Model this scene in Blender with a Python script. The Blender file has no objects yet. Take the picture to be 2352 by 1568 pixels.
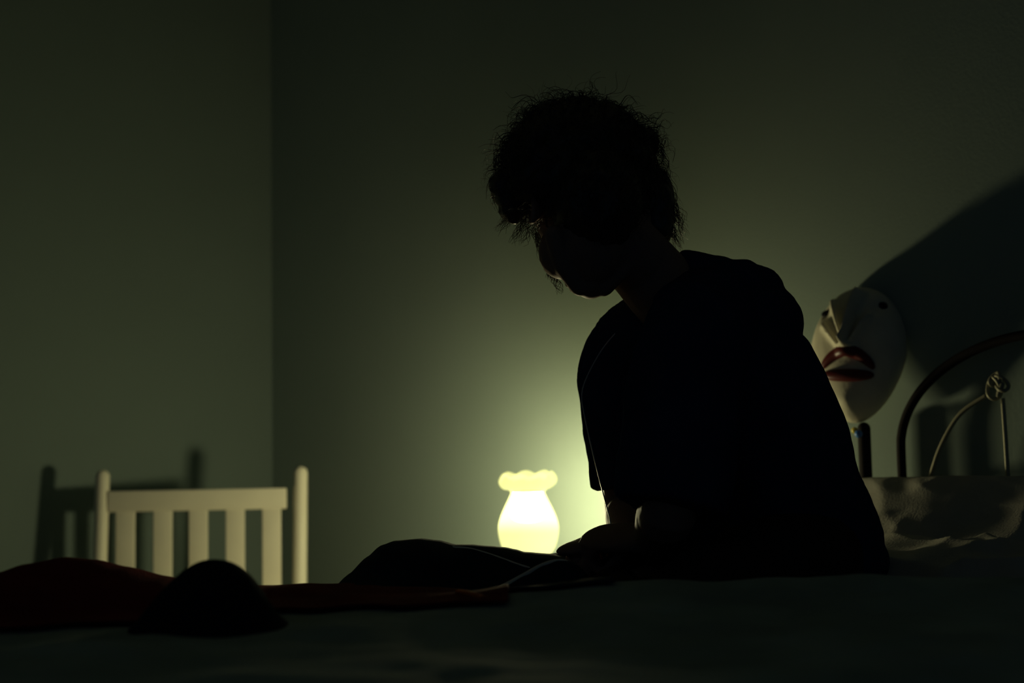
import bpy, bmesh, math, random
from math import sin, cos, pi, sqrt, exp, radians
from mathutils import Vector, Matrix, noise
random.seed(7)
S = bpy.context.scene
COL = S.collection

# ------------------------------------------------------------------ camera
F_PX = 3267.0
CAM_H = 0.74
PITCH, ROLL = radians(5.0), 0.0185
camd = bpy.data.cameras.new('camera'); cam = bpy.data.objects.new('camera', camd); COL.objects.link(cam)
camd.sensor_width = 36.0; camd.lens = 36.0 * F_PX / 2352.0
Fv = Vector((0, cos(PITCH), sin(PITCH))); R0 = Vector((1, 0, 0)); U0 = Vector((0, -sin(PITCH), cos(PITCH)))
Rv = R0 * cos(ROLL) - U0 * sin(ROLL); Uv = U0 * cos(ROLL) + R0 * sin(ROLL)
cam.matrix_world = Matrix(((Rv.x, Uv.x, -Fv.x, 0), (Rv.y, Uv.y, -Fv.y, 0), (Rv.z, Uv.z, -Fv.z, CAM_H), (0, 0, 0, 1)))
camd.clip_start = 0.02
camd.dof.use_dof = True; camd.dof.focus_distance = 2.22; camd.dof.aperture_fstop = 2.6
S.camera = cam
# ------------------------------------------------------------------ world, exposure
S.view_settings.view_transform = 'Standard'; S.view_settings.look = 'None'
S.view_settings.exposure = 0.0; S.view_settings.gamma = 1.0
w = bpy.data.worlds.new('night'); S.world = w; w.use_nodes = True
w.node_tree.nodes['Background'].inputs[0].default_value = (0.26, 0.55, 1.0, 1)
w.node_tree.nodes['Background'].inputs[1].default_value = 0.028
BULB = 205.0                      # radiance of the bulb, the only lamp of the room

def P(px, py, d):
    """world point at depth d (along +Y) seen at photograph pixel px, py"""
    v = Fv + Rv * ((px - 1176) / F_PX) - Uv * ((py - 784) / F_PX)
    v = v * (d / v.y)
    return Vector((v.x, v.y, v.z + CAM_H))

# ------------------------------------------------------------------ room frame
CORNER = Vector((-0.722, 4.262, 0)); e1 = Vector((1, -1, 0)).normalized(); e2 = Vector((-1, -1, 0)).normalized()
def Q(a, b, z=0.0): return CORNER + e1 * a + e2 * b + Vector((0, 0, z))
def toab(p):
    d = Vector((p[0], p[1], 0)) - CORNER
    return d.dot(e1), d.dot(e2)
ROOMROT = math.atan2(e1.y, e1.x)

# ------------------------------------------------------------------ materials
def mat(name, col, rough=0.8, spec=0.3, metal=0.0, var=0.12, scale=12.0, bump=0.0, bscale=60.0, sheen=0.0):
    m = bpy.data.materials.new(name); m.use_nodes = True
    nt = m.node_tree; b = nt.nodes['Principled BSDF']
    b.inputs['Roughness'].default_value = rough; b.inputs['Metallic'].default_value = metal
    b.inputs['Specular IOR Level'].default_value = spec
    if sheen: b.inputs['Sheen Weight'].default_value = sheen
    tc = nt.nodes.new('ShaderNodeTexCoord')
    n = nt.nodes.new('ShaderNodeTexNoise'); n.inputs['Scale'].default_value = scale; n.inputs['Detail'].default_value = 5
    nt.links.new(tc.outputs['Object'], n.inputs['Vector'])
    r = nt.nodes.new('ShaderNodeValToRGB')
    r.color_ramp.elements[0].position = 0.3; r.color_ramp.elements[1].position = 0.7
    r.color_ramp.elements[0].color = tuple(c * (1 - var) for c in col) + (1,)
    r.color_ramp.elements[1].color = tuple(min(1, c * (1 + var)) for c in col) + (1,)
    nt.links.new(n.outputs['Fac'], r.inputs['Fac']); nt.links.new(r.outputs['Color'], b.inputs['Base Color'])
    if bump:
        n2 = nt.nodes.new('ShaderNodeTexNoise'); n2.inputs['Scale'].default_value = bscale; n2.inputs['Detail'].default_value = 4
        nt.links.new(tc.outputs['Object'], n2.inputs['Vector'])
        bp = nt.nodes.new('ShaderNodeBump'); bp.inputs['Strength'].default_value = bump; bp.inputs['Distance'].default_value = 0.004
        nt.links.new(n2.outputs['Fac'], bp.inputs['Height']); nt.links.new(bp.outputs['Normal'], b.inputs['Normal'])
    return m

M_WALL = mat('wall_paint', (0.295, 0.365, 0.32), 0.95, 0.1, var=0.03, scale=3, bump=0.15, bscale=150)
M_WALL_DIM = mat('wall_paint_dimmed', (0.195, 0.25, 0.225), 0.95, 0.1, var=0.03, scale=3, bump=0.15, bscale=150)  # back wall paint darkened, dimness of the left wall put into the colour
M_CEIL = mat('ceiling_paint', (0.40, 0.43, 0.40), 0.95, 0.1, var=0.02)
M_FLOOR = mat('wood_floor', (0.07, 0.045, 0.03), 0.5, 0.3, var=0.3, scale=5)
M_WHITE = mat('white_painted_wood', (0.93, 0.87, 0.68), 0.45, 0.35, var=0.03, bump=0.1, bscale=30)
M_DARKWOOD = mat('dark_wood', (0.05, 0.032, 0.022), 0.5, 0.3, var=0.3, scale=9)
M_MATT = mat('mattress_cloth', (0.10, 0.11, 0.11), 0.9, 0.1, bump=0.3, bscale=300)
M_DUVET = mat('dark_green_grey_cotton', (0.34, 0.40, 0.32), 0.95, 0.05, var=0.2, scale=7, bump=0.4, bscale=200)
M_BLANK = mat('navy_fleece', (0.018, 0.026, 0.034), 0.95, 0.05, var=0.2, bump=0.5, bscale=250)
M_PIPE = mat('cream_piping', (0.80, 0.74, 0.55), 0.8, 0.1, bump=0.3, bscale=200)
M_RED = mat('dark_red_wool', (0.16, 0.018, 0.014), 0.95, 0.05, var=0.25, bump=0.5, bscale=220)
M_RED_LIT = mat('lit_red_wool', (0.55, 0.13, 0.03), 0.95, 0.05, var=0.15, bump=0.5, bscale=220)  # red wool with lamplight put into the colour
M_CUSH = mat('black_plush', (0.012, 0.013, 0.018), 0.95, 0.05, var=0.2, bump=0.5, bscale=200)
M_PILLOW = mat('grey_white_pillowcase', (0.42, 0.40, 0.34), 0.9, 0.1, var=0.05, bump=0.3, bscale=250)
M_SHIRT = mat('dark_navy_cotton_shirt', (0.026, 0.038, 0.068), 1.0, 0.0, var=0.15, bump=0.4, bscale=300)
M_TROU = mat('dark_brown_trousers', (0.040, 0.028, 0.022), 0.95, 0.05, var=0.15, bump=0.4, bscale=300)
M_SKIN = mat('skin', (0.26, 0.15, 0.10), 0.65, 0.15, var=0.06, scale=25, bump=0.15, bscale=120)
M_HAIR = mat('dark_brown_hair', (0.060, 0.038, 0.020), 0.45, 0.5, var=0.3, scale=40)
M_CABLE = mat('grey_cable_rubber', (0.45, 0.45, 0.45), 0.4, 0.5, var=0.03)
M_MASK = mat('cream_papier_mache', (0.66, 0.61, 0.46), 0.7, 0.2, var=0.08, scale=20, bump=0.3, bscale=70)
M_LIP = mat('dark_red_paint', (0.10, 0.012, 0.012), 0.4, 0.3, var=0.1)
M_EYE = mat('eye_hole_dark', (0.008, 0.008, 0.01), 0.6, 0.2, var=0.1)  # shade inside the mask's eye holes put into the colour
M_IRON = mat('black_iron', (0.015, 0.012, 0.012), 0.75, 0.1, 0.0, var=0.1)
M_BRASS = mat('dull_brass', (0.34, 0.32, 0.22), 0.5, 0.4, 0.3, var=0.1)
M_YEL = mat('yellow_bead', (0.7, 0.55, 0.05), 0.25, 0.6)
M_BLUE = mat('blue_bead', (0.06, 0.2, 0.55), 0.25, 0.6)

def emis(name, col, st):
    m = bpy.data.materials.new(name); m.use_nodes = True; nt = m.node_tree
    nt.nodes.clear(); o = nt.nodes.new('ShaderNodeOutputMaterial'); e = nt.nodes.new('ShaderNodeEmission')
    e.inputs[0].default_value = col + (1,); e.inputs[1].default_value = st
    nt.links.new(e.outputs[0], o.inputs[0]); return m
M_BULB = emis('glowing_bulb', (1.0, 0.92, 0.54), BULB)
# thin tinted glass, glowing softly from within
M_GLASS = bpy.data.materials.new('glowing_yellow_glass'); M_GLASS.use_nodes = True
nt = M_GLASS.node_tree; nt.nodes.clear()
o_ = nt.nodes.new('ShaderNodeOutputMaterial'); t_ = nt.nodes.new('ShaderNodeBsdfTransparent'); e_ = nt.nodes.new('ShaderNodeEmission')
t_.inputs[0].default_value = (0.93, 0.93, 0.88, 1)
lw = nt.nodes.new('ShaderNodeTexNoise'); lw.inputs['Scale'].default_value = 14
mr = nt.nodes.new('ShaderNodeMapRange'); mr.inputs[3].default_value = 0.42; mr.inputs[4].default_value = 0.58
tcg = nt.nodes.new('ShaderNodeTexCoord'); nt.links.new(tcg.outputs['Object'], lw.inputs['Vector'])
nt.links.new(lw.outputs['Fac'], mr.inputs[0])
sx = nt.nodes.new('ShaderNodeSeparateXYZ'); nt.links.new(tcg.outputs['Object'], sx.inputs[0])
gl = nt.nodes.new('ShaderNodeValToRGB'); gl.color_ramp.interpolation = 'EASE'      # the glass beside the bulb glows strongest
gl.color_ramp.elements[0].position = 0.30; gl.color_ramp.elements[0].color = (0, 0, 0, 1)
gl.color_ramp.elements[1].position = 0.50; gl.color_ramp.elements[1].color = (1, 1, 1, 1)
for p_, v_ in ((0.72, 1), (0.80, 0)): e2_ = gl.color_ramp.elements.new(p_); e2_.color = (v_, v_, v_, 1)
sc_ = nt.nodes.new('ShaderNodeMath'); sc_.operation = 'MULTIPLY'; sc_.inputs[1].default_value = 5.0
nt.links.new(sx.outputs[2], sc_.inputs[0]); nt.links.new(sc_.outputs[0], gl.inputs[0])
fm = nt.nodes.new('ShaderNodeMath'); fm.operation = 'MULTIPLY_ADD'; fm.inputs[1].default_value = 0.8
nt.links.new(gl.outputs[0], fm.inputs[0]); nt.links.new(mr.outputs[0], fm.inputs[2]); nt.links.new(fm.outputs[0], e_.inputs[1])
tr_ = nt.nodes.new('ShaderNodeValToRGB')                                           # darker tint added at the ruffled neck to hold back upward light
tr_.color_ramp.elements[0].position = 0.70; tr_.color_ramp.elements[0].color = (0.93, 0.93, 0.88, 1)
tr_.color_ramp.elements[1].position = 0.84; tr_.color_ramp.elements[1].color = (0.82, 0.82, 0.72, 1)
nt.links.new(sc_.outputs[0], tr_.inputs[0]); nt.links.new(tr_.outputs[0], t_.inputs[0])
e_.inputs[0].default_value = (1.0, 0.97, 0.36, 1)
ad = nt.nodes.new('ShaderNodeAddShader'); nt.links.new(t_.outputs[0], ad.inputs[0]); nt.links.new(e_.outputs[0], ad.inputs[1])
nt.links.new(ad.outputs[0], o_.inputs[0])

# ------------------------------------------------------------------ object helpers
def tag(o, label=None, cat=None, group=None, kind=None):
    if label: o['label'] = label
    if cat: o['category'] = cat
    if group: o['group'] = group
    if kind: o['kind'] = kind
    return o
def empty(name, loc, rz=0.0):
    o = bpy.data.objects.new(name, None); o.empty_display_size = 0.05; COL.objects.link(o)
    o.location = loc; o.rotation_euler = (0, 0, rz); return o
def mesh_obj(name, verts, faces, m, parent=None, smooth=True):
    """verts are world coordinates; when parented they are moved to the parent's frame"""
    me = bpy.data.meshes.new(name)
    if parent is not None:
        mb = Matrix.LocRotScale(parent.location, parent.rotation_euler, None)
        inv = mb.inverted() if parent.parent is None else (Matrix.LocRotScale(parent.parent.location, parent.parent.rotation_euler, None) @ mb).inverted()
        verts = [inv @ Vector(v) for v in verts]
        org = Vector((0, 0, 0))
    else:
        n = len(verts); lo = Vector((min(v[0] for v in verts), min(v[1] for v in verts), min(v[2] for v in verts)))
        hi = Vector((max(v[0] for v in verts), max(v[1] for v in verts), max(v[2] for v in verts)))
        org = Vector(((lo.x + hi.x) / 2, (lo.y + hi.y) / 2, lo.z)); verts = [Vector(v) - org for v in verts]
    me.from_pydata([tuple(v) for v in verts], [], faces); me.update()
    me.materials.append(m)
    if smooth: me.polygons.foreach_set('use_smooth', [True] * len(me.polygons))
    o = bpy.data.objects.new(name, me); COL.objects.link(o); o.location = org
    if parent is not None: o.parent = parent
    return o
class G:
    """collects geometry in world space"""
    def __init__(s): s.v = []; s.f = []
    def add(s, vs, fs):
        k = len(s.v); s.v += [Vector(v) for v in vs]; s.f += [tuple(i + k for i in f) for f in fs]; return s
    def box(s, c, ax, h, bev=0.0):
        """centre, three axes, half sizes; bevelled edges"""
        bm = bmesh.new(); bmesh.ops.create_cube(bm, size=2.0)
        for v in bm.verts: v.co = Vector((v.co.x * h[0], v.co.y * h[1], v.co.z * h[2]))
        if bev: bmesh.ops.bevel(bm, geom=bm.edges[:], offset=bev, segments=3, affect='EDGES', profile=0.5)
        bm.verts.ensure_lookup_table(); M = Matrix((ax[0], ax[1], ax[2])).transposed()
        vs = [Vector(c) + M @ v.co for v in bm.verts]; fs = [tuple(v.index for v in f.verts) for f in bm.faces]
        bm.free(); return s.add(vs, fs)
    def ell(s, c, r, ax=None, n=20, fn=None):
        ax = ax or (Vector((1, 0, 0)), Vector((0, 1, 0)), Vector((0, 0, 1))); m = n // 2
        vs = []; fs = []; c = Vector(c)
        if isinstance(r, (int, float)): r = (r, r, r)
        def pt(d):
            k = fn(d) if fn else 1.0
            return c + (ax[0] * (d.x * r[0]) + ax[1] * (d.y * r[1]) + ax[2] * (d.z * r[2])) * k
        vs.append(pt(Vector((0, 0, 1))))
        for i in range(1, m):
            t = pi * i / m
            for j in range(n):
                a = 2 * pi * j / n; vs.append(pt(Vector((sin(t) * cos(a), sin(t) * sin(a), cos(t)))))
        vs.append(pt(Vector((0, 0, -1))))
        for j in range(n): fs.append((0, 1 + j, 1 + (j + 1) % n))
        for i in range(m - 2):
            for j in range(n):
                a = 1 + i * n + j; b = 1 + i * n + (j + 1) % n; fs.append((a, a + n, b + n, b))
        L = len(vs) - 1; k = 1 + (m - 2) * n
        for j in range(n): fs.append((L, k + (j + 1) % n, k + j))
        return s.add(vs, fs)
    def tube(s, pts, rad, n=12, ref=None, cap=True, dome=False):
        pts = [Vector(p) for p in pts]
        if isinstance(rad, (int, float)): rad = [rad] * len(pts)
        rad = [(r, r) if isinstance(r, (int, float)) else r for r in rad]
        if dome:
            a, b = pts[0], pts[-1]; d0 = (pts[0] - pts[1]).normalized(); d1 = (pts[-1] - pts[-2]).normalized()
            r0, r1 = rad[0], rad[-1]
            pre = [(a + d0 * (max(r0) * sin(t)), (r0[0] * cos(t), r0[1] * cos(t))) for t in (1.45, 1.1, 0.7, 0.35)]
            post = [(b + d1 * (max(r1) * sin(t)), (r1[0] * cos(t), r1[1] * cos(t))) for t in (0.35, 0.7, 1.1, 1.45)]
            pts = [q[0] for q in pre] + pts + [q[0] for q in post]; rad = [q[1] for q in pre] + rad + [q[1] for q in post]
        T = []
        for i in range(len(pts)):
            t = pts[min(i + 1, len(pts) - 1)] - pts[max(i - 1, 0)]; T.append(t.normalized() if t.length > 1e-9 else Vector((0, 0, 1)))
        u = Vector(ref) if ref is not None else (Vector((0, 0, 1)) if abs(T[0].z) < 0.9 else Vector((1, 0, 0)))
        vs = []; fs = []
        for i, p in enumerate(pts):
            if ref is not None: u = Vector(ref)
            u = (u - T[i] * u.dot(T[i])); u = u.normalized() if u.length > 1e-6 else T[i].orthogonal().normalized()
            w_ = T[i].cross(u)
            for j in range(n):
                a = 2 * pi * j / n; vs.append(p + u * (rad[i][0] * cos(a)) + w_ * (rad[i][1] * sin(a)))
        for i in range(len(pts) - 1):
            for j in range(n):
                a = i * n + j; b = i * n + (j + 1) % n; fs.append((a, b, b + n, a + n))
        if cap:
            fs.append(tuple(range(n))[::-1]); fs.append(tuple(range((len(pts) - 1) * n, len(pts) * n)))
        return s.add(vs, fs)
    def lathe(s, c, prof, n=32, wave=None):
        vs = []; fs = []; c = Vector(c)
        for k, (r, z) in enumerate(prof):
            for j in range(n):
                a = 2 * pi * j / n; rr, zz = (r, z) if wave is None else wave(k, a, r, z)
                vs.append(c + Vector((rr * cos(a), rr * sin(a), zz)))
        for k in range(len(prof) - 1):
            for j in range(n):
                a = k * n + j; b = k * n + (j + 1) % n; fs.append((a, b, b + n, a + n))
        return s.add(vs, fs)
    def obj(s, name, m, parent=None, smooth=True): return mesh_obj(name, s.v, s.f, m, parent, smooth)
AX = (Vector((1, 0, 0)), Vector((0, 1, 0)), Vector((0, 0, 1)))
AR = (e1, e2, Vector((0, 0, 1)))       # room axes (left handed, so only used for boxes)
AR = (e1, -e2, Vector((0, 0, 1)))
def catmull(pts, k=8):
    pts = [Vector(p) for p in pts]; q = [pts[0] * 2 - pts[1]] + pts + [pts[-1] * 2 - pts[-2]]; out = []
    for i in range(1, len(q) - 2):
        for j in range(k):
            t = j / k; a, b, c, d = q[i - 1:i + 3]
            out.append(0.5 * ((2 * b) + (c - a) * t + (2 * a - 5 * b + 4 * c - d) * t * t + (3 * b - a - 3 * c + d) * t ** 3))
    out.append(pts[-1]); return out
def interp(x, xs, ys):
    if x <= xs[0]: return ys[0]
    for i in range(len(xs) - 1):
        if x <= xs[i + 1]:
            t = (x - xs[i]) / (xs[i + 1] - xs[i]); t = t * t * (3 - 2 * t) * 0.5 + t * 0.5; return ys[i] + (ys[i + 1] - ys[i]) * t
    return ys[-1]
def sstep(a, b, x):
    t = min(1, max(0, (x - a) / (b - a))); return t * t * (3 - 2 * t)
def fuse(name, g, m, voxel, smooth=6, parent=None, disp=None):
    """one continuous surface out of overlapping pieces"""
    tmp = mesh_obj(name, g.v, g.f, m)
    r = tmp.modifiers.new('r', 'REMESH'); r.mode = 'VOXEL'; r.voxel_size = voxel; r.use_smooth_shade = True
    if smooth: sm = tmp.modifiers.new('s', 'SMOOTH'); sm.factor = 0.5; sm.iterations = smooth
    dg = bpy.context.evaluated_depsgraph_get(); dg.update()
    me = bpy.data.meshes.new_from_object(tmp.evaluated_get(dg)); org = tmp.location.copy()
    vs = [v.co + org for v in me.vertices]; fs = [tuple(p.vertices) for p in me.polygons]
    if disp:
        vs = [v + me.vertices[i].normal * disp(v) for i, v in enumerate(vs)]
    old = tmp.data; bpy.data.objects.remove(tmp); bpy.data.meshes.remove(old); bpy.data.meshes.remove(me)
    return mesh_obj(name, vs, fs, m, parent)
def dup(o, **kw):
    c = o.copy(); COL.objects.link(c); return c

# ------------------------------------------------------------------ the room
def slab(name, a0, a1, b0, b1, z0, z1, m):
    g = G(); c = Q((a0 + a1) / 2, (b0 + b1) / 2, (z0 + z1) / 2)
    g.box(c, AR, ((a1 - a0) / 2, (b1 - b0) / 2, (z1 - z0) / 2)); o = g.obj(name, m, smooth=False); return tag(o, kind='structure')
slab('floor', -0.12, 5.2, -0.12, 4.6, -0.1, 0.0, M_FLOOR)
slab('ceiling', -0.12, 5.2, -0.12, 4.6, 2.6, 2.7, M_CEIL)
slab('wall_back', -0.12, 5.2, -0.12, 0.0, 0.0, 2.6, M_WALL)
slab('wall_left', -0.12, 0.0, 0.0, 4.6, 0.0, 2.6, M_WALL_DIM)
slab('baseboard_back', 0.012, 5.2, 0.0, 0.012, 0.0, 0.09, M_WHITE)
slab('baseboard_left', 0.0, 0.012, 0.0, 4.6, 0.0, 0.09, M_WHITE)

# ------------------------------------------------------------------ bed
BA0, BA1, BB0, BB1 = 1.71, 3.11, 0.07, 2.07
MZ = 0.49
bed = tag(empty('bed', Q((BA0 + BA1) / 2, (BB0 + BB1) / 2, 0)), 'bed with a dark wood frame and black iron headboard against the back wall', 'bed')
G().box(Q((BA0 + BA1) / 2, (BB0 + BB1) / 2, 0.24), AR, (0.70, 1.0, 0.055), 0.01).obj('bed_frame', M_DARKWOOD, bed)
G().box(Q((BA0 + BA1) / 2, (BB0 + BB1) / 2, 0.39), AR, (0.695, 0.99, 0.10), 0.04).obj('mattress', M_MATT, bed)
for a in (BA0 + 0.05, BA1 - 0.05):
    for b in (BB0 + 0.06, BB1 - 0.06):
        G().tube([Q(a, b, 0.0), Q(a, b, 0.1), Q(a, b, 0.19)], [0.022, 0.028, 0.03]).obj('leg', M_DARKWOOD, bed)
def aw(px, b=0.05):            # room coordinate a, on the plane b, for a photo column
    k = (px - 1176) / F_PX; lo, hi = 0.0, 5.0
    for _ in range(60):
        mid = (lo + hi) / 2; p = Q(mid, b)
        if p.x / max(p.y, 0.05) < k: lo = mid
        else: hi = mid
    return lo
def onwall(px, py, b=0.05):
    a = aw(px, b); p = P(px, py, Q(a, b).y); return p
HB = 0.045
aA, aB = BA0 + 0.02, BA1 - 0.02
aU = aw(1979, HB); aC = (BA0 + BA1) / 2
hb = G().tube([Q(aA, HB, 0.02), Q(aA, HB, 0.74)], 0.014, dome=True)
hb.tube([Q(aB, HB, 0.02), Q(aB, HB, 0.74)], 0.014, dome=True)
hb.tube([Q(aA, HB, 0.42), Q(aB, HB, 0.42)], 0.010)
hbo = hb.obj('headboard', M_IRON, bed); hbo['label'] = 'black iron headboard'
for a in (aU, 2 * aC - aU):
    G().tube([Q(a, HB, 0.42), Q(a, HB, 0.80)], 0.013, dome=True).obj('headboard_post', M_IRON, bed)
aF = aw(2062, HB); rr = aC - aF
arc = [Q(aF, HB, 0.42)] + [Q(aF, HB, 0.42 + 0.34 * i / 4) for i in (1, 2, 3)]
arc += [Q(aC - rr * cos(t), HB, 0.76 + 0.20 * sin(t)) for t in [pi * i / 24 for i in range(25)]]
arc += [Q(2 * aC - aF, HB, 0.42 + 0.34 * i / 4) for i in (3, 2, 1, 0)]
G().tube(catmull(arc, 3), 0.009).obj('headboard_arch', M_IRON, bed)
# inner curved rods meeting in a knot
kn = onwall(2287, 886, HB)
def wp(px, py): return onwall(px, py, HB)
G().tube(catmull([wp(2118, 1180), wp(2136, 1100), wp(2162, 1022), wp(2206, 950), wp(2270, 905)], 8), 0.0042).obj('scroll_rod', M_BRASS, bed)
G().tube(catmull([wp(2322, 1180), wp(2315, 1095), wp(2309, 1000), wp(2303, 915)], 6), 0.0042).obj('scroll_rod', M_BRASS, bed)
ko = G()
for (dx, dz, R, tl) in ((-0.004, -0.004, 0.020, 0.1), (0.010, 0.004, 0.016, 0.7), (0.0, 0.012, 0.013, -0.6)):
    c = kn + e1 * dx + Vector((0, 0, dz)); axv = (e1 * cos(tl) + Vector((0, 0, sin(tl))))
    up = Vector((0, 0, 1)) * cos(tl) - e1 * sin(tl)
    ko.tube([c + axv * (R * 0.62 * cos(t)) + up * (R * sin(t)) + e2 * (0.004 * sin(2 * t)) for t in [2 * pi * i / 24 for i in range(25)]], 0.0036, n=8)
ko.tube([kn + e1 * 0.012 + Vector((0, 0, 0.002)), kn + e1 * 0.004 + Vector((0, 0, -0.018))], 0.005, dome=True)
ko.obj('knot_ornament', M_BRASS, bed)
for i, (m, px, py) in enumerate(((M_YEL, 1963, 988), (M_BLUE, 1972, 996))):
    p = onwall(px, py, HB + 0.02); G().ell(p, 0.0065 if i == 0 else 0.008, n=14).obj('bead', m, bed)['label'] = ('yellow bead', 'blue bead')[i]

# ------------------------------------------------------------------ nightstand and lamp
LC = P(1215, 1279, 3.10); NZ = LC.z - 0.012
la, lb = toab(LC)
ns = tag(empty('nightstand', Q(1.43, 0.26, 0)), 'small dark wooden nightstand between bed and back wall, under the glowing lamp', 'nightstand')
G().box(Q(1.43, 0.245, NZ - 0.012), AR, (0.235, 0.215, 0.012), 0.004).obj('top', M_DARKWOOD, ns)
G().box(Q(1.43, 0.245, NZ - 0.024 - 0.15), AR, (0.215, 0.195, 0.15), 0.004).obj('body', M_DARKWOOD, ns)
dr = G().box(Q(1.43, 0.448, NZ - 0.10), AR, (0.195, 0.008, 0.055), 0.004).obj('drawer', M_DARKWOOD, ns)
G().ell(Q(1.43, 0.465, NZ - 0.10), 0.012, n=12).obj('knob', M_BRASS, dr)
for a in (-0.19, 0.19):
    for b in (0.08, 0.41):
        G().tube([Q(1.43 + a, b, 0.0), Q(1.43 + a, b, NZ - 0.17 - 0.15)], [0.012, 0.017]).obj('leg', M_DARKWOOD, ns)
lamp = tag(empty('table_lamp', (LC.x, LC.y, NZ)), 'glowing pale yellow glass table lamp shaped like a ruffled vase, behind the hands', 'lamp')
sc = 3.10 / 3267.0
prof = [(34, 0), (50, 8), (60, 22), (66, 40), (69, 58), (68, 76), (62, 96), (53, 116), (45, 132), (40, 143), (39, 148),
        (43, 153), (52, 156), (61, 161), (65, 170), (62, 181), (54, 190), (47, 186), (42, 177)]
def rwave(k, a, r, z):
    w_ = min(1, max(0, (k - 11) / 3.0)) * (1 if k < 17 else 0.6)
    lob = abs(cos(3.5 * a + 0.5)) - 0.5
    return r * sc * (1 + 0.09 * w_ * lob), (z + w_ * (9 * lob + 3.5 * sin(a + 0.5))) * sc + 0.011
gs = G().lathe((LC.x, LC.y, NZ), catmull([Vector((r, z, 0)) for r, z in prof], 3) and [(v.x, v.y) for v in catmull([Vector((r, z, 0)) for r, z in prof], 3)], 84,
     wave=lambda k, a, r, z: rwave(k / 3.0, a, r, z))
gs.obj('glass_shade', M_GLASS, lamp)
bp_ = [(1, 80), (14, 81), (27, 84), (37, 90), (41, 98), (40, 112), (38, 126), (34, 137), (28, 142), (14, 144), (1, 144)]
G().lathe((LC.x, LC.y, NZ + 0.011), [(r * sc, z * sc) for r, z in bp_], 40).obj('bulb', M_BULB, lamp)
G().lathe((LC.x, LC.y, NZ), [(0.001, 0.002), (0.034, 0.0), (0.036, 0.006), (0.030, 0.010), (0.001, 0.011)], 32).obj('base', M_BRASS, lamp)
G().lathe((LC.x, LC.y, NZ + 0.011), [(r * sc, z * sc) for r, z in [(1, 146), (34, 146), (36, 149), (34, 152), (1, 153)]], 32).obj('uplight_blocker', M_WHITE, lamp)  # added disc hidden inside the glass, blocks light going up from the bulb

# ------------------------------------------------------------------ white chair
CD = 3.68
CY = 0.07          # the chair is turned a little towards the lamp
XM = P(458, 1100, CD).x
def X(px):
    k = (px - 1176) / F_PX; return k * (CD - CY * XM) / (1 - k * CY)
def cy_(x): return CD + CY * (x - XM)
CU = Vector((1, CY, 0)).normalized(); CV = Vector((-CY, 1, 0)).normalized(); CAX = (CU, CV, Vector((0, 0, 1)))
ztop = P(686, 1072, CD).z
chair = tag(empty('chair', ((X(231) + X(685)) / 2, cy_((X(231) + X(685)) / 2), 0)), 'white painted wooden chair with vertical back slats in front of the left wall', 'chair')
zseat = 0.40
yb = lambda z, x=XM: cy_(x) + 0.05 * (z - 0.6)
def post(px):
    x = X(px); G().tube([(x, yb(0.0, x) , 0.0), (x, yb(0, x), 0.3), (x, yb(ztop, x), ztop - 0.016)], [0.014, 0.018, 0.018], n=20, dome=True).obj('back_post', M_WHITE, chair)
post(232); post(686)
zr1 = P(450, 1124, CD).z; zr0 = P(450, 1172, CD).z; xl, xr = X(247), X(655)
rg = G().box(((xl + xr) / 2, yb(zr0, (xl + xr) / 2) - 0.004, (zr0 + zr1) / 2), CAX, ((xr - xl) / 2, 0.010, (zr1 - zr0) / 2), 0.003)
rg.obj('top_rail', M_WHITE, chair)
for px in (288, 373, 454, 538, 621):
    x = X(px); G().box((x, yb(0.52, x), (zseat + zr0) / 2), CAX, (0.0237, 0.006, (zr0 - zseat) / 2 + 0.005), 0.002).obj('back_slat', M_WHITE, chair)
XC = (X(232) + X(686)) / 2; YC = cy_(XC)
G().box((XC, YC, zseat - 0.01), CAX, (0.24, 0.010, 0.02), 0.003).obj('lower_rail', M_WHITE, chair)
G().box(Vector((XC, YC, zseat - 0.018)) - CV * 0.20, CAX, (0.265, 0.195, 0.015), 0.008).obj('seat', M_WHITE, chair)
for s in (-1, 1):
    bp0 = Vector((XC, YC, 0)) + CU * (s * 0.235); fp = bp0 - CV * 0.37
    G().tube([fp, fp + Vector((0, 0, zseat - 0.03))], [0.013, 0.018], n=16).obj('front_leg', M_WHITE, chair)
    G().tube([fp + Vector((0, 0, 0.16)), bp0 - CV * 0.01 + Vector((0, 0, 0.16))], 0.009, n=10).obj('stretcher', M_WHITE, chair)

# ------------------------------------------------------------------ cloth height fields
def nz(x, y, s, k=0): return noise.noise(Vector((x * s, y * s, k * 3.7)))
def duvet_z(x, y):
    a, b = toab((x, y))
    g = max(2.0 - y + 0.03 * nz(x, y, 4, 1), -0.12 - x)
    g = min(g, 2.0)
    lift = sstep(-0.03, 0.10, g)
    z = MZ + 0.006 + 0.062 * lift + 0.010 * nz(x, y, 5, 2) * lift + 0.005 * nz(x, y, 14, 3) * lift
    # the near knee lies under the duvet
    z += 0.030 * exp(-(((x - 0.30) / 0.30) ** 2 + ((y - 1.86) / 0.13) ** 2))
    z += 0.020 * exp(-(((x - 0.62) / 0.22) ** 2 + ((y - 1.80) / 0.12) ** 2))
    e = min(a - BA0, BA1 - a, BB1 - b)
    z -= 0.16 * sstep(0.03, -0.035, e) + 0.015 * sstep(0.10, 0.02, e)
    return z, g
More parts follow.
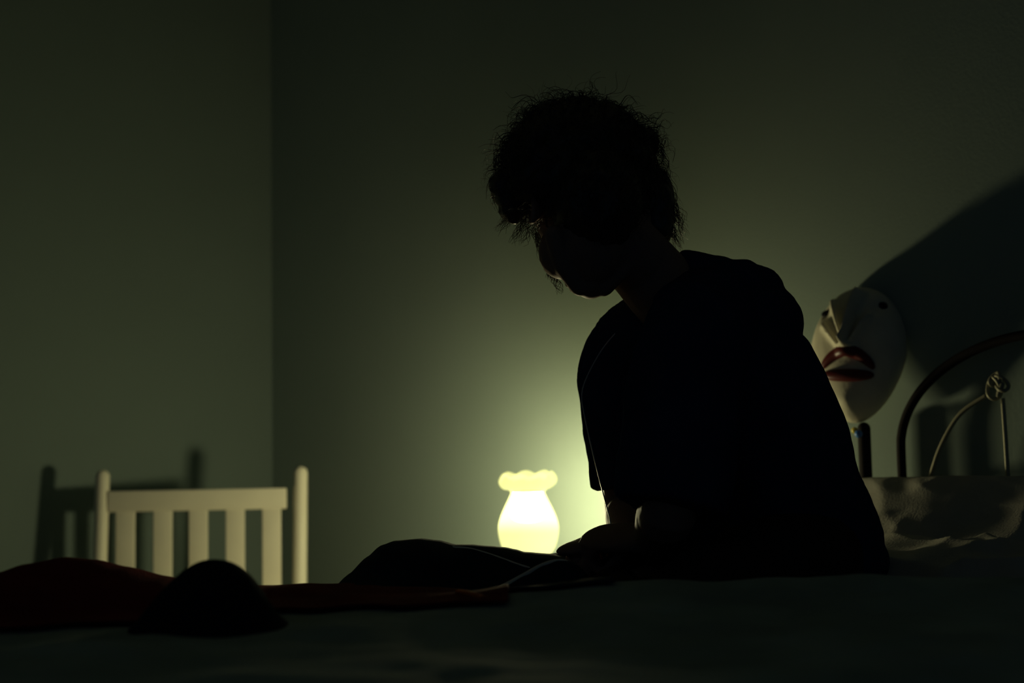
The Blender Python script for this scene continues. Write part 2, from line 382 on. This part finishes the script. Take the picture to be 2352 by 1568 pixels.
def field(name, zfun, grid, m, keep=None, thick=0.012, parent=None):
    vs = []; fs = []; idx = {}
    for (i, j), (x, y) in grid.items():
        r = zfun(x, y)
        z = r[0] if isinstance(r, tuple) else r
        if keep and not keep(x, y, r): continue
        idx[(i, j)] = len(vs); vs.append(Vector((x, y, z)))
    for (i, j) in idx:
        q = [(i, j), (i + 1, j), (i + 1, j + 1), (i, j + 1)]
        if all(k in idx for k in q): fs.append(tuple(idx[k] for k in q))
    o = mesh_obj(name, vs, fs, m, parent)
    if thick:
        s = o.modifiers.new('s', 'SOLIDIFY'); s.thickness = thick; s.offset = -1
    return o
grid = {}
N1, N2 = 140, 170
for i in range(N1 + 1):
    for j in range(N2 + 1):
        p = Q(BA0 - 0.035 + (BA1 - BA0 + 0.07) * i / N1, 0.60 + (BB1 + 0.035 - 0.60) * j / N2); grid[(i, j)] = (p.x, p.y)
duvet = field('duvet', duvet_z, grid, M_DUVET, keep=lambda x, y, r: r[1] > -0.02, thick=0.004)
tag(duvet, 'dark green grey duvet spread over the near part of the bed', 'duvet')

# navy blanket mound with cream piping
bx = [770, 800, 840, 870, 900, 960, 1000, 1040, 1075, 1110, 1150, 1175, 1195, 1250, 1300, 1345, 1400]
by = [1350, 1320, 1282, 1257, 1247, 1242, 1246, 1256, 1256, 1259, 1262, 1267, 1273, 1277, 1284, 1330, 1352]
def y0n(x): return 2.30 + 0.55 * min(0, x + 0.10)
def crest(xs, ys, x, y0):
    px = 1176 + F_PX * x / y0; py = interp(px, xs, ys); return P(px, py, y0).z
def base_z(x, y): return max(duvet_z(x, y)[0], MZ + 0.004)
def navy_z(x, y):
    y0 = y0n(x); zc = crest(bx, by, x, y0); b = base_z(x, y) + 0.006
    d = y0 - y
    if d > 0: k = 1 - sstep(0, 0.27 - 0.03 * nz(x, y, 6), d)
    else: k = 1 - 0.0 * d
    k2 = 1 - sstep(0.02, 0.12, -d)
    h = max(0, zc - b)
    return b + h * k * (0.35 + 0.65 * k2) + (0.007 * nz(x, y, 11, 5) + 0.004 * nz(x, y, 25, 6)) * (4 * k * (1 - k)) 
grid = {}
for i in range(150):
    for j in range(90):
        x = -0.31 + 0.475 * i / 149; grid[(i, j)] = (x, y0n(x) + 0.10 - 0.42 * j / 89)
navy = field('blanket', navy_z, grid, M_BLANK, thick=0.003)
tag(navy, 'bunched navy blanket with cream piping lying on the bed beside the knee', 'blanket')
def hit(fn, px, py, d0=1.6, d1=2.5):
    best = None; prev = None; n = 360
    for i in range(n):
        d = d0 + (d1 - d0) * i / n; p = P(px, py, d); z = fn(p.x, p.y)
        if p.z < z: return Vector((p.x, p.y, z))
    return None
def piping(pts, r, m, name, parent, fn, lift=0.4):
    q = [hit(fn, a, b) for a, b in pts]; q = [v + Vector((0, 0, r * lift * 2.5)) for v in q if v is not None]
    if len(q) > 2:
        o = G().tube(catmull(q, 6), r, n=8, dome=True); oo = o.obj(name, m, parent); return oo
def flatband(pts, wd, m, name, parent, fn):
    q = [hit(fn, a, b) for a, b in pts]; q = catmull([v for v in q if v is not None], 6)
    return G().tube([v + Vector((0, 0, 0.002)) for v in q], [(0.004, wd)] * len(q), n=12, ref=(0, 0, 1)).obj(name, m, parent)
pp = piping([(1041, 1261), (1075, 1263), (1110, 1272), (1150, 1286), (1185, 1299), (1215, 1308)], 0.0022, M_PIPE, 'piping', navy, navy_z)
if pp: pp['label'] = 'cream piping'

# loose cream tipped fold in front
fold_pts = [(1110, 1366), (1150, 1350), (1200, 1324), (1240, 1302), (1272, 1291), (1300, 1292), (1325, 1310), (1342, 1335), (1350, 1352)]
def foldz(x, y):
    y0 = 2.06; px = 1176 + F_PX * x / y0; b = base_z(x, y) + 0.008
    zc = P(px, interp(px, [q[0] for q in fold_pts], [q[1] for q in fold_pts]), y0).z
    h = max(0, zc - b); d = y0 - y
    k = 1 - sstep(0.0, 0.17, d) if d > 0 else 1 - sstep(0.0, 0.05, -d)
    return b + h * k + 0.003 * nz(x, y, 18, 9) * 4 * k * (1 - k)
grid = {}
for i in range(90):
    for j in range(60): grid[(i, j)] = (-0.055 + 0.18 * i / 89, 2.11 - 0.28 * j / 59)
fo = field('blanket_fold', foldz, grid, M_BLANK, thick=0.003, parent=navy)
q = [P(a, b, 2.058) + Vector((0, 0, -0.001)) for a, b in fold_pts]
q = catmull(q, 6)
G().tube(q, [(0.0050, 0.0040)] * len(q), n=10, ref=(0, 0, 1)).obj('piping', M_PIPE, navy)['label'] = 'broad cream edge band'

# red throw
rx = [-80, 0, 60, 150, 220, 290, 380, 450, 620, 700, 770, 900, 1000, 1060, 1118, 1160]
ry = [1335, 1319, 1300, 1284, 1290, 1306, 1328, 1346, 1349, 1345, 1349, 1352, 1353, 1358, 1374, 1392]
def y0r(x): return interp(x, [-0.72, -0.45, -0.25, 0.0], [1.80, 1.93, 2.02, 1.99])
def red_z(x, y):
    y0 = y0r(x); b = base_z(x, y) + 0.010; zc = crest(rx, ry, x, y0); d = y0 - y; h = max(0, zc - b)
    k = 1 - sstep(0, 0.20, d) if d > 0 else 1 - sstep(0, 0.10, -d)
    return b + h * k + 0.006 * nz(x, y, 10, 12) * 4 * k * (1 - k)
grid = {}
for i in range(150):
    for j in range(60):
        x = -0.70 + 0.69 * i / 149; grid[(i, j)] = (x, y0r(x) + 0.10 - 0.34 * j / 59)
red = field('throw_blanket', red_z, grid, M_RED, thick=0.003)
tag(red, 'dark red throw blanket heaped along the far edge of the bed below the chair', 'blanket')
op = flatband([(1056, 1364), (1082, 1370), (1110, 1378)], 0.006, M_RED_LIT, 'lit_edge_strip', red, red_z)  # lit edge of the red throw painted as an orange strip
op['label'] = 'orange strip painted as the lit edge of the throw'

# black round cushion
cc = P(488, 1284, 1.66); cz = cc.z
cu = G(); cy = 1.66
zb = duvet_z(cc.x, cy)[0]
hh = cz - zb + 0.002; Rc = 0.098
def cwave(k, a, r, z):
    q = noise.noise(Vector((cos(a) * 1.2, sin(a) * 1.2, z * 20))); return r * (1 + 0.10 * q), z
cp = [(0.0005, hh)] + [(Rc * i / 16, hh * (0.10 + 0.90 * cos(pi / 2 * (i / 16) ** 1.15) ** 1.5)) for i in range(1, 16)] + [(Rc, hh * 0.06), (Rc * 0.96, 0.0), (0.0005, 0.0)]
cu.lathe((cc.x, cy, zb - 0.002), cp, 48, wave=cwave)
cuo = tag(cu.obj('cushion', M_CUSH), 'small round black plush cushion on the bed in front of the white chair', 'cushion')

# ------------------------------------------------------------------ pillows
def pillow(name, c, u, v, n_, W, H, T, seed, label, wr=0.013):
    """u across, v up, n_ out of the pillow face"""
    vs = []; fs = []; N, Mm = 84, 60
    for side in (1, -1):
        for j in range(Mm + 1):
            for i in range(N + 1):
                s, t = -1 + 2 * i / N, -1 + 2 * j / Mm
                e = max(0, (1 - abs(s) ** 2.6)) ** 0.5 * max(0, (1 - abs(t) ** 2.6)) ** 0.5
                ed = (1 - 0.05 * (1 - t * t)) , (1 - 0.08 * (1 - s * s))
                h = T * e ** 0.75 + 0.002
                rid = (1 - abs(noise.noise(Vector((s * 1.7 + seed, t * 1.0 + side, seed)))) * 2.2)
                rid2 = (1 - abs(noise.noise(Vector((s * 2.6 + t * 1.2 + seed, t * 1.4, seed + 5 * side)))) * 2.4)
                h += e * (wr * max(rid, -0.4) + wr * 0.45 * max(rid2, -0.3)) - e * wr * 0.5
                q_ = c + u * (s * W * ed[0]) + v * (t * H * ed[1]) + n_ * (side * h)
                vs.append(q_)
    K = (N + 1) * (Mm + 1)
    for side in (0, 1):
        for j in range(Mm):
            for i in range(N):
                a = side * K + j * (N + 1) + i; f = (a, a + 1, a + N + 2, a + N + 1); fs.append(f if side == 0 else f[::-1])
    rim = [i for i in range(N + 1)] + [j * (N + 1) + N for j in range(1, Mm + 1)] + [Mm * (N + 1) + i for i in range(N - 1, -1, -1)] + [j * (N + 1) for j in range(Mm - 1, 0, -1)]
    for k in range(len(rim)):
        a, b = rim[k], rim[(k + 1) % len(rim)]; fs.append((a, a + K, b + K, b))
    o = mesh_obj(name, vs, fs, M_PILLOW); tag(o, label, 'pillow', 'pillows at the headboard'); return o
lean = Vector((0, 0, 1)) * 0.62 - e2 * 0.78
outn = Vector((0, 0, 1)) * 0.78 + e2 * 0.62
pillow('pillow', Q(aw(2175, 0.17) + 0.02, 0.20, 0.605), e1, lean, outn, 0.27, 0.155, 0.040, 3.1, 'rumpled off white pillow leaning against the iron headboard rods')
pillow('pillow', Q(aw(2150, 0.42) + 0.02, 0.42, 0.552), (e1 + e2 * 0.12).normalized(), (Vector((0, 0, 1)) * 0.22 - e2).normalized(), (Vector((0, 0, 1)) + e2 * 0.22).normalized(), 0.26, 0.15, 0.042, 8.4,
       'rumpled off white pillow lying flat in front of the leaning pillow', 0.018)

# ------------------------------------------------------------------ mask on the headboard
MB = 0.048
MD = Q(aw(1966, MB), MB).y
mc = P(1966, 810, MD)
mf = Vector((-0.54, -0.84, 0.0)); mf = (mf + Vector((0, 0, 0.19))).normalized(); mu = (Vector((0, 0, 1)) - mf * mf.z).normalized(); ml = mu.cross(mf)   # ml: the mask's own left
mu, ml = (mu * cos(0.05) + ml * sin(0.05)).normalized(), (ml * cos(0.05) - mu * sin(0.05)).normalized()
def bumps(s, t):
    g = lambda cx, cy, wx, wy: exp(-((s - cx) / wx) ** 2 - ((t - cy) / wy) ** 2)
    h = 0.020 * g(0.0, 0.02, 0.14, 0.10) + 0.012 * g(0.11, -0.01, 0.07, 0.05) + 0.012 * g(-0.11, -0.01, 0.07, 0.05)
    # raised folds fanning upwards from the tip of the nose
    for (x0, y0_, x1, y1_, wd, ht) in ((0.0, 0.03, 0.13, 0.84, 0.060, 0.048), (0.0, 0.03, -0.42, 0.68, 0.070, 0.030), (0.12, 0.06, 0.38, 0.46, 0.040, 0.024), (-0.16, 0.0, -0.62, 0.36, 0.05, 0.014)):
        dx, dy = x1 - x0, y1_ - y0_; L = sqrt(dx * dx + dy * dy); k = ((s - x0) * dx + (t - y0_) * dy) / L / L
        kk = min(1, max(0, k)); dd = sqrt((s - x0 - kk * dx) ** 2 + (t - y0_ - kk * dy) ** 2); h = max(h, ht * exp(-(dd / wd) ** 2)) + 0.25 * min(h, ht * exp(-(dd / wd) ** 2))
    h -= 0.010 * g(0.52, 0.64, 0.14, 0.11) + 0.010 * g(-0.62, 0.55, 0.12, 0.11)
    h += 0.006 * g(0.5, 0.05, 0.25, 0.25) + 0.008 * g(0, -0.80, 0.22, 0.13)
    return h
MW, MH, MDp = 0.096, 0.137, 0.070
def mpt(s, t, off=0.0):
    r2 = min(1.0, s * s + t * t); k = sqrt(max(0, 1 - r2))
    w_ = MW * (1 - 0.18 * max(0, -t)) 
    return mc + ml * (s * w_) + mu * (t * MH) + mf * (MDp * k ** 0.8 + bumps(s, t) * min(1, k * 3) + off - 0.02)
mk = tag(empty('mask', mc - mu * MH - mf * 0.02), 'cream face mask with dark red lips on the wall above the iron headboard', 'mask')
vs = []; fs = []; NR, NA = 40, 96
vs.append(mpt(0, 0))
for i in range(1, NR + 1):
    r = sin(0.5 * pi * i / NR)
    for j in range(NA): vs.append(mpt(r * cos(2 * pi * j / NA), r * sin(2 * pi * j / NA)))
for j in range(NA): fs.append((0, 1 + j, 1 + (j + 1) % NA))
for i in range(NR - 1):
    for j in range(NA):
        a = 1 + i * NA + j; b = 1 + i * NA + (j + 1) % NA; fs.append((a, a + NA, b + NA, b))
sh = mesh_obj('face_shell', vs, fs, M_MASK, mk); sm = sh.modifiers.new('s', 'SOLIDIFY'); sm.thickness = 0.004; sm.offset = -1
for nm, tc_, th, bow in (('upper_lip', -0.30, 0.0, 0.23), ('lower_lip', -0.39, 0.0, -0.02)):
    g = G(); path = []; rad = []
    for i in range(25):
        s = -0.58 + 1.16 * i / 24; k = 1 - (s / 0.58) ** 2; t = tc_ + bow * k
        path.append(mpt(s, t, 0.001)); rad.append((0.003 + 0.007 * k ** 0.5, 0.003 + 0.0095 * k ** 0.5))
    g.tube(path, rad, n=14, ref=mf); g.obj(nm, M_LIP, mk)
for sg in (-1, 1):
    c = mpt(0.52 if sg > 0 else -0.64, 0.66 if sg > 0 else 0.56, -0.001); G().ell(c, (0.012, 0.006, 0.009), (ml, mf, mu), n=18).obj('eye', M_EYE, mk)
G().tube([mc + mu * (MH * 0.9) - mf * 0.02, onwall(1990, 690, 0.002)], 0.0025, n=8).obj('hook', M_BRASS, mk)

# ------------------------------------------------------------------ the person
bf = Vector((-0.98, 0.16, 0)).normalized(); bl = Vector((0, 0, 1)).cross(bf)      # body forward, body left (towards the camera)
pelv = P(1800, 1262, 2.30)
sp = [Vector((P(1812, 1300, 2.29).x, 2.29, 0.512)), P(1806, 1250, 2.29), P(1772, 1130, 2.28), P(1742, 990, 2.26), P(1697, 870, 2.25), P(1640, 780, 2.245), P(1575, 720, 2.24), P(1525, 668, 2.235)]
spr = [(0.165, 0.125), (0.172, 0.145), (0.165, 0.145), (0.170, 0.127), (0.180, 0.120), (0.165, 0.100), (0.10, 0.080), (0.062, 0.055)]
shL = P(1590, 800, 2.08); shR = P(1432, 822, 2.38)
elL = P(1538, 1165, 2.03); wrL = P(1494, 1238, 2.14)
elR = P(1442, 1165, 2.40); wrR = P(1444, 1226, 2.27)
hipL, hipR = P(1840, 1300, 2.17), P(1780, 1335, 2.40)
knL = P(1500, 1300, 1.95); knL.z = 0.525
knR = P(1215, 1345, 2.38)
anL, anR = P(1410, 1362, 2.16), P(1450, 1350, 2.22)
hf = Vector((-0.17, 0.72, -0.67)).normalized(); hu = (Vector((0, 0, 1)) - hf * hf.z).normalized(); hl = hu.cross(hf)
HC = P(1337, 466, 2.21)
HX = (hl, hf, hu)
def H(a, b, c): return HC + (hl * a + hf * b + hu * c) * 1.05

g = G()
# head
g.ell(HC, (0.077, 0.098, 0.092), HX, 28)
g.ell(H(0, 0.022, -0.058), (0.064, 0.075, 0.082), HX, 28)
g.ell(H(0, 0.058, -0.118), (0.026, 0.026, 0.022), HX, 16)
for s in (-1, 1):
    g.ell(H(0.042 * s, 0.035, -0.075), (0.034, 0.040, 0.046), HX, 16)
    g.ell(H(0.040 * s, 0.062, -0.052), (0.026, 0.024, 0.024), HX, 14)            # cheekbone
    g.tube([H(0.060 * s, -0.005, -0.085), H(0.046 * s, 0.030, -0.112), H(0.018 * s, 0.058, -0.124)], [0.016, 0.015, 0.016], dome=True)  # jaw
    g.ell(H(0.026 * s, 0.090, 0.004), (0.022, 0.010, 0.007), HX, 12)              # brow
    g.ell(H(0.030 * s, 0.083, -0.020), (0.014, 0.010, 0.009), HX, 12)             # closed eye
    g.ell(H(0.011 * s, 0.108, -0.058), (0.009, 0.010, 0.007), HX, 10)             # nostril
    ear = [H((0.078 + 0.010 * sin(t / 2)) * s, -0.010 - 0.014 * sin(t), -0.030 + 0.028 * cos(t)) for t in [0.2 + i * 0.35 for i in range(14)]]
    g.tube(ear, 0.0045, n=8, dome=True); g.ell(H(0.078 * s, -0.010, -0.030), (0.006, 0.015, 0.026), HX, 12)
g.tube([H(0, 0.094, -0.010), H(0, 0.106, -0.035), H(0, 0.118, -0.055)], [(0.009, 0.007), (0.010, 0.009), (0.011, 0.010)], dome=True)
g.tube([H(-0.022, 0.086, -0.086), H(0, 0.098, -0.082), H(0.022, 0.086, -0.086)], [0.003, 0.0065, 0.003], dome=True)
g.tube([H(-0.020, 0.084, -0.093), H(0, 0.095, -0.095), H(0.020, 0.084, -0.093)], [0.003, 0.007, 0.003], dome=True)
# neck and trunk
g.tube([sp[-2], sp[-1], P(1475, 610, 2.225), H(0, -0.02, -0.055)], [0.066, 0.060, 0.057, 0.055], n=20, dome=True)
g.tube(sp, [(a * 0.88, b * 0.84) for a, b in spr], n=28, ref=bl)
# arms
def limb(ps, rs): g.tube(catmull(ps, 5), [interp(i / (5.0 * (len(ps) - 1)), [k / (len(ps) - 1) for k in range(len(ps))], rs) for i in range(5 * (len(ps) - 1) + 1)], n=18, dome=True)
limb([P(1620, 760, 2.18), shL, shL.lerp(elL, 0.5), elL, elL.lerp(wrL, 0.35), wrL], [0.045, 0.056, 0.048, 0.040, 0.040, 0.026])
limb([P(1500, 770, 2.28), shR, shR.lerp(elR, 0.5), elR, elR.lerp(wrR, 0.4), wrR], [0.045, 0.052, 0.045, 0.039, 0.038, 0.027])
# legs
limb([hipL, hipL.lerp(knL, 0.5), knL, knL.lerp(anL, 0.4), anL], [0.085, 0.070, 0.050, 0.048, 0.032])
limb([hipR, hipR.lerp(knR, 0.5), knR, knR.lerp(anR, 0.4), anR], [0.075, 0.052, 0.044, 0.044, 0.030])
for an, dr_ in ((anL, Vector((-0.95, 0.12, -0.1))), (anR, Vector((-0.75, -0.5, -0.1)))):
    d = dr_.normalized(); pth = [an - d * 0.03, an + d * 0.05 - Vector((0, 0, 0.01)), an + d * 0.12 - Vector((0, 0, 0.022)), an + d * 0.17 - Vector((0, 0, 0.024))]
    g.tube(pth, [(0.033, 0.032), (0.030, 0.036), (0.020, 0.042), (0.014, 0.038)], n=16, ref=(0, 0, 1), dome=True)
    sd = d.cross(Vector((0, 0, 1))).normalized()
    for k in range(5):
        st = pth[3] + sd * (0.028 - 0.014 * k); g.tube([st - d * 0.01, st + d * (0.030 - 0.004 * k)], 0.0085 if k else 0.012, n=10, dome=True)
# hands
def hand(wr, d, pn, side, curl, spread=0.018):
    """wr wrist, d pointing direction, pn palm normal (towards what it holds), side = thumb side direction"""
    d = d.normalized(); pn = (pn - d * pn.dot(d)).normalized(); sv = d.cross(pn).normalized()
    if sv.dot(side) < 0: sv = -sv
    pc = wr + d * 0.045
    g.tube([wr - d * 0.02, wr + d * 0.02, wr + d * 0.060, wr + d * 0.088], [(0.020, 0.026), (0.017, 0.034), (0.015, 0.042), (0.011, 0.040)], n=18, ref=pn, dome=True)
    for k, L in enumerate((0.072, 0.080, 0.074, 0.058)):
        base = wr + d * (0.086 - 0.003 * abs(k - 1)) + sv * (0.031 - 0.0205 * k); dirv = (d + sv * (0.10 - 0.06 * k)).normalized(); p = base - dirv * 0.012
        pts = [p, base]; ang = 0
        for seg, fr in enumerate((0.46, 0.30, 0.24)):
            ang += curl[seg] * (1 + 0.08 * k); dd = dirv * cos(ang) + pn * sin(ang); pts.append(pts[-1] + dd * L * fr)
        g.tube(pts, [0.0095, 0.0092, 0.0085, 0.0078, 0.0068], n=10, dome=True)
    tb = wr + d * 0.022 + sv * 0.026
    td = (d * 0.65 + sv * 0.62 + pn * 0.45).normalized()
    t2 = (d * 0.9 + sv * 0.15 + pn * 0.42).normalized()
    g.tube([tb - td * 0.012, tb + td * 0.022, tb + td * 0.046, tb + td * 0.046 + t2 * 0.028], [0.014, 0.0125, 0.0105, 0.0085], n=12, dome=True)
hand(wrR, P(1370, 1246, 2.245) - wrR, Vector((0, 0, -1)), Vector((0, -1, 0.5)), (0.75, 0.95, 0.6))
hand(wrL, P(1405, 1232, 2.19) - wrL, Vector((0.1, 0.5, -1)), Vector((0, 0.6, 0.8)), (0.6, 0.8, 0.5))
person = fuse('person', g, M_SKIN, 0.0036, 3)
tag(person, 'seated person with curly hair and dark t-shirt, head bowed over hands on the bed', 'person')

# t-shirt
def wrk(v):
    return 0.006 * noise.noise(v * 9) + 0.008 * (1 - 3 * abs(noise.noise(Vector((v.x * 9 + v.z * 5, v.y * 9, v.z * 5))))) + 0.0015 * noise.noise(v * 45)
g = G()
g.tube(sp[:-1] + [sp[-1].lerp(sp[-2], 0.45)], spr[:-1] + [(0.072, 0.068)], n=36, ref=bl)
g.ell(P(1825, 1295, 2.29), (0.185, 0.140, 0.076), (bl, bf, Vector((0, 0, 1))), 28)
g.tube([P(1595, 609, 2.225), P(1640, 628, 2.22), P(1700, 672, 2.22), P(1745, 670, 2.22)], [0.026, 0.031, 0.035, 0.036], n=16, dome=True)
g.ell(P(1660, 672, 2.22), (0.085, 0.07, 0.048), n=20)
g.ell(P(1725, 750, 2.22), (0.08, 0.10, 0.075), n=20)                                  # rounded upper back
g.tube([P(1575, 592, 2.23), P(1610, 640, 2.22), P(1640, 720, 2.21)], [0.016, 0.036, 0.05], n=16, dome=True)  # nape of the collar
g.tube(catmull([P(1590, 700, 2.22), P(1620, 740, 2.14), shL, shL.lerp(elL, 0.45), shL.lerp(elL, 1.0)], 5), [interp(i / 20, [0, .25, .5, .75, 1], [0.06, 0.078, 0.080, 0.080, 0.080]) for i in range(21)], n=22)
g.tube(catmull([P(1530, 760, 2.27), P(1462, 770, 2.33), P(1418, 830, 2.375), P(1412, 900, 2.38), P(1423, 1000, 2.385), P(1440, 1111, 2.39)], 5), [interp(i / 25, [0, .2, .4, .6, .8, 1], [0.06, 0.056, 0.056, 0.053, 0.051, 0.060]) for i in range(26)], n=22)
shirt = fuse('t_shirt', g, M_SHIRT, 0.006, 4, person, wrk)
# collar band
cb = P(1545, 686, 2.235); nd = (P(1475, 610, 2.225) - sp[-2]).normalized(); ca = (bl - nd * bl.dot(nd)).normalized(); cbx = nd.cross(ca).normalized()
G().tube([cb + ca * (0.070 * cos(t)) + cbx * (0.066 * sin(t)) for t in [2 * pi * i / 48 for i in range(49)]], [(0.0035, 0.010)] * 49, n=10).obj('collar', M_SHIRT, shirt)
# trousers
g = G()
g.tube([P(1700, 1270, 2.28), P(1560, 1290, 2.28), P(1440, 1310, 2.27)], [0.075, 0.055, 0.040], n=18, dome=True)
g.ell(pelv - Vector((0, 0, 0.03)), (0.165, 0.13, 0.085), (bl, bf, Vector((0, 0, 1))), 28)
limb([hipL, hipL.lerp(knL, 0.5), knL, knL.lerp(anL, 0.4), anL.lerp(knL, 0.12)], [0.095, 0.080, 0.060, 0.056, 0.044])
limb([hipR, hipR.lerp(knR, 0.5), knR, knR.lerp(anR, 0.4), anR.lerp(knR, 0.12)], [0.085, 0.060, 0.053, 0.050, 0.044])
trou = fuse('trousers', g, M_TROU, 0.006, 4, person, lambda v: wrk(v) * 0.6)

# ------------------------------------------------------------------ hair
HE = P(1328, 402, 2.235)
gdir = Vector((-0.42, 0.35, -0.83)).normalized()
def cap_r(d):
    """hair thickness as distance from HE in direction d (world unit vector)"""
    c = d.dot(gdir)
    r = 0.122 + 0.005 * noise.noise(d * 3.0 + Vector((3, 1, 2))) + 0.004 * noise.noise(d * 7)
    return r * (1 - 0.60 * sstep(0.50, 0.76, c))
g = G(); g.ell(HE, 1.0, n=96, fn=lambda d: cap_r(d))
blobs = [(1478, 468, 2.24, 0.052), (1488, 430, 2.25, 0.036), (1495, 520, 2.235, 0.036), (1520, 500, 2.24, 0.022), (1440, 540, 2.27, 0.05), (1185, 470, 2.22, 0.030), (1165, 430, 2.23, 0.030)]
for (px, py, d, r) in blobs: g.ell(P(px, py, d), r, n=20)
g.ell(P(1468, 332, 2.245), 0.032, n=20)
g.ell(H(-0.006, -0.034, -0.028), (0.073, 0.082, 0.100), HX, 32, fn=lambda d: 1 + 0.03 * noise.noise(d * 5))
hair = fuse('hair', g, M_HAIR, 0.006, 3, person, lambda v: 0.004 * noise.noise(v * 60) + 0.003 * noise.noise(v * 120))
hair['label'] = 'dark brown curly hair'
cur = G()
def curl(root, d0, L, hr, turns, r0, fall=0.6, n=None, ph=None):
    n = n or max(10, int(turns * 9)); ph = random.uniform(0, 6.28) if ph is None else ph
    d = d0.normalized(); p = root.copy(); pts = []; rad = []
    a = d.orthogonal().normalized(); b = d.cross(a)
    for i in range(n + 1):
        t = i / n
        dd = (d * (1 - t * fall) + Vector((0, 0, -1)) * (t * fall)).normalized()
        a = (a - dd * a.dot(dd)).normalized(); b = dd.cross(a)
        amp = hr * min(1, t * 4)
        pts.append(p + a * (amp * cos(ph + turns * 6.28 * t)) + b * (amp * sin(ph + turns * 6.28 * t)))
        rad.append(r0 * (1 - 0.75 * t)); p = p + dd * (L / n)
    cur.tube(pts, rad, n=4, cap=False)
cnt = 0
while cnt < 2300:
    d = Vector((random.gauss(0, 1), random.gauss(0, 1), random.gauss(0, 1))).normalized()
    c = d.dot(gdir)
    if c > 0.66: continue
    cnt += 1
    root = HE + d * (cap_r(d) - 0.004)
    tdir = (Vector((0, 0, -1)) - d * (-d.z)); tdir = tdir.normalized() if tdir.length > 0.05 else d.orthogonal()
    rnd = Vector((random.gauss(0, 1), random.gauss(0, 1), random.gauss(0, 1))) * 0.45
    d0 = d * random.uniform(-0.05, 0.40) + tdir * 0.8 + rnd * 0.8
    # a little lock of three strands
    L = random.uniform(0.025, 0.058); hr = random.uniform(0.004, 0.010); tn = random.uniform(0.7, 1.6); ph = random.uniform(0, 6.28)
    for k in range(2):
        curl(root + rnd * 0.003 * k, d0 + rnd * 0.15 * k, L * random.uniform(0.8, 1.15), hr, tn, random.uniform(0.0004, 0.0009), 0.45, ph=ph + k * 0.5)
for k in range(120):      # fine fly-aways
    d = Vector((random.gauss(0, 1), random.gauss(0, 0.6), random.gauss(0, 1))).normalized()
    if d.dot(gdir) > 0.45: continue
    curl(HE + d * (cap_r(d) - 0.003), d + Vector((random.gauss(0, .5), random.gauss(0, .5), random.gauss(0, .5))), random.uniform(0.03, 0.055), random.uniform(0.003, 0.009), random.uniform(0.6, 1.5), 0.0003, 0.3)
for _ in range(520):      # back of the head
    d = Vector((random.gauss(0, 1), random.gauss(0, 1) - 0.7, random.gauss(0, 1) - 0.2)).normalized()
    if d.y > -0.15: continue
    root = H(-0.006 + 0.071 * d.x, -0.034 + 0.080 * d.y, -0.028 + 0.098 * d.z)
    L = random.uniform(0.025, 0.045); ph = random.uniform(0, 6.28)
    for k in range(2): curl(root, Vector((random.gauss(0, .3), random.gauss(-0.1, .3), -0.8)), L, random.uniform(0.003, 0.007), random.uniform(0.7, 1.5), random.uniform(0.0004, 0.0009), 0.4, ph=ph + k * 0.5)
for _ in range(60):
    root = P(random.gauss(1480, 14), random.gauss(320, 22), 2.235); curl(root, Vector((0.6, random.gauss(0, .4), random.gauss(0.2, .4))), random.uniform(0.02, 0.04), 0.006, 1.2, 0.0006, 0.5)
def locks(px, py, dep, tpx, tpy, n, spread, L=None, hr=0.004, r=0.0006, tn=(0.7, 1.6)):
    for _ in range(n):
        a = P(px + random.gauss(0, spread), py + random.gauss(0, spread), dep + random.gauss(0, 0.01)); b = P(tpx + random.gauss(0, spread), tpy + random.gauss(0, spread), dep + random.gauss(0, 0.01))
        v = b - a; curl(a, v, v.length, hr * random.uniform(0.5, 1.3), random.uniform(*tn), r * random.uniform(0.6, 1.4), 0.12)
locks(1185, 470, 2.22, 1150, 515, 22, 7)           # forelocks, left
locks(1200, 480, 2.22, 1140, 528, 12, 5)
locks(1215, 490, 2.23, 1180, 548, 22, 7)
locks(1225, 510, 2.24, 1195, 555, 14, 6)
locks(1230, 530, 2.26, 1250, 592, 26, 6)           # far side locks behind the cheek
locks(1245, 580, 2.27, 1268, 640, 16, 4, hr=0.005)
locks(1265, 625, 2.27, 1290, 668, 14, 3, hr=0.006, tn=(0.8, 1.2))
locks(1320, 640, 2.27, 1334, 676, 10, 3, hr=0.006, tn=(0.8, 1.2))
locks(1510, 330, 2.24, 1530, 400, 20, 8, hr=0.006)
locks(1520, 400, 2.24, 1548, 475, 40, 8, hr=0.006)  # nape
locks(1530, 440, 2.24, 1568, 510, 30, 8, hr=0.006)
locks(1545, 480, 2.24, 1572, 540, 24, 6, hr=0.006)
locks(1520, 490, 2.24, 1560, 562, 46, 9, hr=0.004)
locks(1500, 480, 2.24, 1535, 545, 30, 12, hr=0.004)
locks(1135, 380, 2.23, 1110, 420, 4, 6, hr=0.008, r=0.0003)
co = cur.obj('curls', M_HAIR, hair)

# ------------------------------------------------------------------ cable in the hands
cab = catmull([P(1432, 745, 2.285), P(1385, 800, 2.29), P(1350, 862, 2.30), P(1337, 905, 2.305), P(1342, 950, 2.31), P(1362, 1040, 2.29), P(1382, 1120, 2.27), P(1400, 1188, 2.23), P(1404, 1215, 2.215)], 8)
co = G().tube(cab, 0.0011, n=8, dome=True)
tag(co.obj('earphone_cable', M_CABLE), 'thin pale grey cable hanging along the front of the dark shirt to the hands', 'cable')
